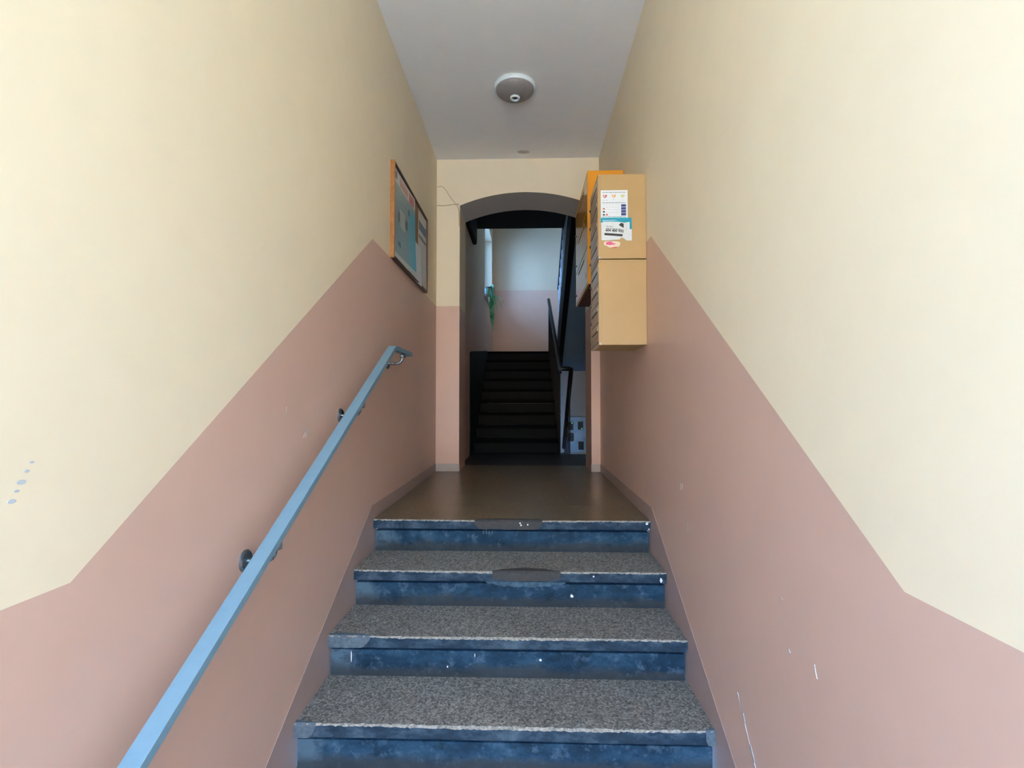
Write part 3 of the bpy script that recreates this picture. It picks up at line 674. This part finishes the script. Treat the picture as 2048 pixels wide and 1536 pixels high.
def printed(name, base, rects, lines=None):
    m, nt, b = mat_new(name); v = objco(nt); sp = nt.nodes.new('ShaderNodeSeparateXYZ'); nt.links.new(v, sp.inputs[0])
    n = noise(nt, 25, 5, 0.65, v); col = ramp(nt, n.outputs['Fac'], [(0.3, tuple(c * .82 for c in base)), (0.7, base)]).outputs[0]
    if lines:
        wv = nt.nodes.new('ShaderNodeTexWave'); wv.wave_type = 'BANDS'; wv.bands_direction = 'Z'; wv.inputs['Scale'].default_value = lines[0]; nt.links.new(v, wv.inputs['Vector'])
        nn = noise(nt, 70, 2, .5, mapping(nt, v, (1, .6, 2)))
        ml = nt.nodes.new('ShaderNodeMath'); ml.operation = 'MULTIPLY'; nt.links.new(wv.outputs['Fac'], ml.inputs[0]); nt.links.new(nn.outputs['Fac'], ml.inputs[1])
        lf = ramp(nt, ml.outputs[0], [(0.32, (0, 0, 0)), (0.45, (lines[1],) * 3)])
        col = mix(nt, lf.outputs[0], col, (0.10, 0.13, 0.14))
    for (a, bb, c, d, cc) in rects: col = mix(nt, rect_mask(nt, sp, a, bb, c, d), col, cc)
    nt.links.new(col, b.inputs['Base Color']); b.inputs['Roughness'].default_value = 0.32; return m
pw, ph_ = .515, .545
pm = printed('poster_print', (0.30, 0.44, 0.46), [(.40, .515, .03, .42, (0.10, 0.44, 0.56)), (.34, .40, .03, .36, (0.17, 0.42, 0.50)), (0, .515, 0, .035, (0.62, 0.60, 0.52)),
     (0.0, .515, .455, .53, (0.60, 0.60, 0.57)), (.02, .07, .475, .52, (0.06, 0.07, 0.11)), (.13, .33, .465, .515, (0.55, 0.22, 0.19)), (.36, .48, .458, .518, (0.55, 0.07, 0.07)),
     (.10, .13, .24, .30, (0.05, 0.08, 0.09)), (.27, .32, .25, .31, (0.05, 0.09, 0.10)), (.14, .26, .22, .33, (0.50, 0.55, 0.52)), (.08, .15, .09, .12, (0.04, 0.12, 0.14)), (.33, .38, .36, .40, (0.03, 0.16, 0.18))], (55, .55))
paper('poster', 'large glossy poster with red header and teal edge on the noticeboard', BY0 + .024, BY0 + .024 + pw, BZ0 + .012, BZ0 + .012 + ph_ - .012, pm, .016, .014)
paper('paper_sheet', 'blank white paper sheet hanging low on the noticeboard', 3.33, 3.60, BZ0 + .004, BZ0 + .285, 'paper', .0145, .012, 'paper', -.012)
nm_ = printed('notice_print', (0.60, 0.58, 0.54), [(.02, .26, .40, .465, (0.012, 0.075, 0.16)), (.02, .26, .34, .365, (0.05, 0.09, 0.11)), (.0, .25, .16, .17, (0.45, 0.42, 0.40))])
paper('notice', 'white notice with dark blue bars at the far end of the noticeboard', 3.555, 3.826, BZ0 + .006, BZ0 + .545, nm_, .0135, .006)

# ================================================================== CEILING LAMP
lc = (-0.082, 3.335, ZC)
lamp = tag(empty('ceiling_lamp', lc), 'round ceiling lamp with white ring, grey cover and motion sensor', 'lamp')
def lz(prof): return [(r, -h) for r, h in prof]
MB().lathe(lz([(0.136, 0), (0.138, 0.004), (0.137, 0.020), (0.133, 0.026), (0.127, 0.027), (0.125, 0.022)]), 64, 0, lc).build('base_ring', 'lampwhite', lamp, loc=lc, smooth=True)
MB().lathe(lz([(0.126, 0.018), (0.126, 0.026)] + [(0.126 * math.cos(a), 0.026 + 0.052 * math.sin(a)) for a in [k * .1 for k in range(1, 14)]]), 64, 0, lc).build('cover', 'lampgrey', lamp, loc=lc, smooth=True)
sn = MB().lathe(lz([(0.031, 0.070), (0.033, 0.082), (0.030, 0.088), (0.024, 0.088), (0.021, 0.083), (0.021, 0.074)]), 32, 0, lc).build('sensor_ring', 'lampwhite', lamp, loc=lc, smooth=True)
MB().lathe(lz([(0.022, 0.074), (0.019, 0.079), (0.012, 0.082), (0.0, 0.083)]), 24, 0, lc).build('sensor_lens', 'lampdark', sn, loc=lc, smooth=True)

# ================================================================== CABLE on the end wall
cb = tag(empty('cable', (-0.70, E, 3.25)), 'thin cream cables sagging across the end wall beside the arch', 'cable')
def smoothpath(p, n=6):
    p = [Vector(q) for q in p]; out = []
    for i in range(len(p) - 1):
        a, b, c, d = p[max(i - 1, 0)], p[i], p[i + 1], p[min(i + 2, len(p) - 1)]
        for k in range(n):
            t = k / n
            out.append(0.5 * ((2 * b) + (-a + c) * t + (2 * a - 5 * b + 4 * c - d) * t * t + (-a + 3 * b - 3 * c + d) * t ** 3))
    return out + [p[-1]]
ye = E - .004
MB().tube(smoothpath([(L + .002, ye, 3.405), (-.745, ye, 3.412), (-.71, ye, 3.385), (-.665, ye, 3.315), (-.62, ye, 3.258), (-.597, ye, 3.22), (-.591, ye, 3.16), (-.590, ye, 3.06)]), .0035, 8).build('cable_run', 'cable', cb, loc=(-.6, E, 3.2), smooth=True)
MB().tube(smoothpath([(L + .002, ye, 3.246), (-.72, ye, 3.243), (-.65, ye, 3.252), (-.605, ye, 3.256), (-.592, ye, 3.252)]), .0045, 8).build('cable_run', 'cable', cb, loc=(-.6, E, 3.25), smooth=True)

# ================================================================== STAIR HALL OBJECTS
fl = tag(empty('dark_stair_flight', (-.13, FY0, ZL)), 'dark flight of stairs seen through the arched opening', 'staircase')
FX0, FX1 = HL + .011, 0.352
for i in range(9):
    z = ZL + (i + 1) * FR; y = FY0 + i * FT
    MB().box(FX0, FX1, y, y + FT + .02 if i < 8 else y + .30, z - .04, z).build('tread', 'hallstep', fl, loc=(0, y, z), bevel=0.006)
    MB().box(FX0, FX1, y + .02, y + .06, z - FR - .0, z - .041).build('riser', 'darkskirt_shade', fl, loc=(0, y, z))
# upper flight: stringer, soffit, steps
US = 0.565
def zt_(y): return 2.43 + US * (YH - y)
uf = tag(empty('upper_stair_flight', (1.0, YH, ZH)), 'upper stair flight rising to the right, pale underside and black stringer', 'staircase')
ya, yb = YH, 5.02
MB().prism('x', [(ya, zt_(ya) - .46), (ya, zt_(ya)), (yb, zt_(yb)), (yb, zt_(yb) - .46)], .455, .52).build('stringer', 'string', uf, loc=(.45, ya, ZH))
MB().prism('x', [(ya, zt_(ya)), (ya, zt_(ya) + .02), (yb, zt_(yb) + .02), (yb, zt_(yb))], .446, .50).build('stringer_lit_top', 'stringtop_lit', uf, loc=(.45, ya, ZH), bevel=0.003)  # window light on the stringer top, painted in as a pale colour
MB().prism('x', [(ya, zt_(ya) - .42), (ya, zt_(ya) - .30), (yb, zt_(yb) - .30), (yb, zt_(yb) - .42)], .52, HR - .001).build('soffit', 'soffitblue', uf, loc=(1, ya, ZH))
for i in range(9):
    y = YH - i * .265; z = ZH + (i + 1) * .15
    MB().box(.521, HR - .001, y - .30, y, z - .12, z).build('tread', 'hallfloor', uf, loc=(1, y, z))
# cellar steps
cf = tag(empty('cellar_stair_flight', (1.0, 5.8, ZL)), 'cellar steps going down beneath the upper flight', 'staircase')
for i in range(8):
    y = 5.79 + i * .25; z = ZL - (i + 1) * .17
    MB().box(.42, HR - .001, y, y + .27, z - .18, z).build('step', 'hallfloor', cf, loc=(1, y, z))
# railings
def railing(name, label, hpts, hrad, base, bars, mat, hand, scrolls=()):
    r = tag(empty(name, base), label, 'railing')
    MB().tube(hpts, hrad, 10).build('handrail', hand, r, loc=hpts[0], smooth=True)
    for (a, b, rad_) in bars: MB().tube([a, b], rad_, 8).build('baluster', mat, r, loc=a, smooth=True)
    for (c, rad_, ph) in scrolls:
        pts = [(c[0] + .004 * math.sin(k), c[1] + rad_ * (1 - k / 40) * math.cos(ph + k * .30), c[2] + rad_ * (1 - k / 40) * math.sin(ph + k * .30)) for k in range(32)]
        MB().tube(pts, .006, 6).build('scroll', mat, r, loc=c, smooth=True)
    return r
lb, lt = Vector((.36, 5.69, 1.918)), Vector((.327, 7.90, 3.12))
n = 17; bars = []; scr = []
for k in range(n):
    t = (k + .4) / n; p = lb.lerp(lt, t); zb = ZL + max(0, min(9, math.floor((p.y - FY0) / FT) + 1)) * FR
    bars.append(((p.x, p.y, zb), (p.x, p.y, p.z - .02), .009))
    if k % 2 == 0: scr.append(((p.x + .004, p.y + .05, zb + .45), .055, k))
railing('stair_railing', 'dark railing of the first flight with curled iron bars', [(.36, 5.60, 1.90)] + [tuple(lb.lerp(lt, k / 8)) for k in range(9)], .024, (.36, 5.69, ZL), bars, 'iron', 'handwood', scr)
# flat infill panel rail and stringer of the first flight
bo = bpy.data.objects['stair_railing']
MB().prism('x', [(FY0 - .05, ZL), (FY0 + .25, ZL), (YH, ZH - .35), (YH, ZH + .09), (FY0 - .05, ZL + .26)], .352, .372).build('stringer', 'string', fl, loc=(.36, FY0, ZL))
# cellar rail: loops over from the newel and runs down away from the camera
ca, ce = Vector((.482, 5.69, 1.884)), Vector((.505, 7.2, .90))
cbars = [((p.x, p.y, ZL - .17 * (1 + math.floor(max(0, p.y - 5.79) / .25)) if p.y > 5.79 else ZL), (p.x, p.y, p.z - .02), .007) for p in [ca.lerp(ce, k / 12) for k in (2, 4, 6, 8, 10)]]
railing('cellar_railing', 'dark railing that turns at the newel and runs down to the cellar', [(.362, 5.62, 1.905), (.40, 5.62, 1.907), (.455, 5.63, 1.905), (.478, 5.65, 1.897), tuple(ca), tuple(ca.lerp(ce, .5)), tuple(ce)], .026, (.48, 5.69, ZL), cbars, 'iron', 'handwood', [((.47, 6.0, 1.30), .06, 1.0), ((.475, 6.25, 1.15), .05, 2.0), ((.45, 5.9, 1.40), .05, 0.4)])
# upper railing
ut = lambda y: zt_(y) + .90
ub = []; us = []
k = 0; y = 7.86
while y > 5.2:
    ub.append(((.49, y, zt_(y) + .02), (.49, y, ut(y) - .02), .010))
    us.append(((.487, y - .06, zt_(y) + .30), .055, k)); us.append(((.487, y - .06, zt_(y) + .62), .05, k + 2))
    y -= .16; k += 1
railing('upper_stair_railing', 'grey blue iron railing with scrolls on the upper flight', [(.49, 8.0, ut(7.93)), (.49, 7.9, ut(7.9)), (.49, 5.1, ut(5.1))], .024, (.49, YH, ZH), ub, 'ironblue', 'handwood', us)
# pale blue board with four dark openings on the wall below the half landing
up_ = tag(empty('utility_board', (.76, YH, .775)), 'pale blue board with four dark square meters low beneath the stairs', 'board')
MB().box(.565, 1.06, YH - .03, YH, .77, 1.303).build('board', 'panelblue', up_, loc=(.76, YH, .775), bevel=0.004)
for (x, z, led) in ((.655, 1.165, (.02, .045)), (.805, 1.172, (.02, -.045)), (.660, .995, None), (.815, .867, None)):
    mt = MB().box(x - .038, x + .038, YH - .065, YH - .03, z - .06, z + .06).build('meter', 'black', up_, loc=(x, YH - .03, z), bevel=0.004)
    if led: MB().lathe([(0.008, 0), (0.007, .004), (0.0, .006)], 10, 0, (0, 0, 0)).build('indicator_light', 'led', mt, loc=(0, 0, 0)).location = (led[0], -.036, led[1])
for o in bpy.data.objects:
    if o.name.startswith('indicator_light'): o.rotation_euler = (math.pi / 2, 0, 0)
# made-up box filling in a dark patch high on the hall's left wall
db = tag(empty('dark_patch_box', (HL, 5.5, 3.34)), 'made-up dark brown box for the dark patch high behind the arch', 'box')
MB().box(HL, HL + .050, 5.10, 5.82, 3.345, ZC).build('dark_patch_body', 'box', db, loc=(HL, 5.5, 3.34), bevel=0.02)
MB().box(HL + .049, HL + .054, 5.14, 5.78, 3.37, ZC - .03).build('dark_patch_face', 'box', db, loc=(HL, 5.5, 3.34), bevel=0.003)

# ---------------- hanging plant on the window sill
PC = Vector((-.575, 7.62, WZ0))
pl = tag(empty('hanging_plant', PC), 'green striped spider plant hanging from the window sill', 'plant')
MB().lathe([(0.05, 0), (0.062, .01), (0.075, .11), (0.082, .115), (0.082, .13), (0.07, .13), (0.066, .11), (0, .105)], 24, 0, PC).build('pot', 'pot', pl, loc=PC, smooth=True)
def leaf(start, ctrl, end, w, roll=0.0):
    a, b, c = Vector(start), Vector(ctrl), Vector(end); n = 9; vs = []; fs = []
    for k in range(n + 1):
        t = k / n; p = (1 - t) ** 2 * a + 2 * t * (1 - t) * b + t * t * c
        d = (2 * (1 - t) * (b - a) + 2 * t * (c - b)).normalized()
        sd = d.cross(Vector((math.sin(roll), math.cos(roll), .2))); sd.normalize(); up2 = sd.cross(d)
        ww = w * (0.55 + .45 * math.sin(math.pi * min(1, t * 1.6) * .5)) * (1 - t ** 3) + .0008
        vs += [p - sd * ww + up2 * ww * .35, p, p + sd * ww + up2 * ww * .35]
    for k in range(n):
        for j in range(2): fs.append((k * 3 + j, k * 3 + j + 1, k * 3 + 4 + j, k * 3 + 3 + j))
    return MB().add(vs, fs).build('leaf', 'leaf', pl, loc=start, smooth=True)
rnd = random.Random(3); top = PC + Vector((0, 0, .12))
for k in range(34):      # dense drooping tuft
    a = rnd.uniform(-1.2, 1.5); rr = rnd.uniform(.03, .10)
    e = PC + Vector((rnd.uniform(-.03, .10), rnd.uniform(-.20, .22), rnd.uniform(-.30, .02)))
    c_ = (top + e) / 2 + Vector((rnd.uniform(.0, .07), rnd.uniform(-.06, .06), rnd.uniform(.10, .20)))
    leaf(top, c_, e, rnd.uniform(.007, .012), rnd.uniform(-.8, .8))
for (ex, ez, cx_, cz) in ((.20, -.22, .16, .02), (.23, -.15, .17, .05), (.13, -.24, .10, -.02), (.06, -.52, .03, -.10), (.075, -.50, .06, -.12), (.09, -.42, .05, -.10), (.05, -.56, .02, -.2), (.03, -.42, .0, -.05)):
    leaf(PC + Vector((.02, -.05, -.05)), PC + Vector((cx_, -.07, cz)), PC + Vector((ex, -.08, ez)), .009, rnd.uniform(-.4, .4))
MB().tube(smoothpath([PC + Vector((.03, -.03, .05)), PC + Vector((.05, -.06, -.15)), PC + Vector((.06, -.08, -.36)), PC + Vector((.065, -.09, -.52))]), .008, 6).build('stem', 'leaf', pl, loc=PC, smooth=True)
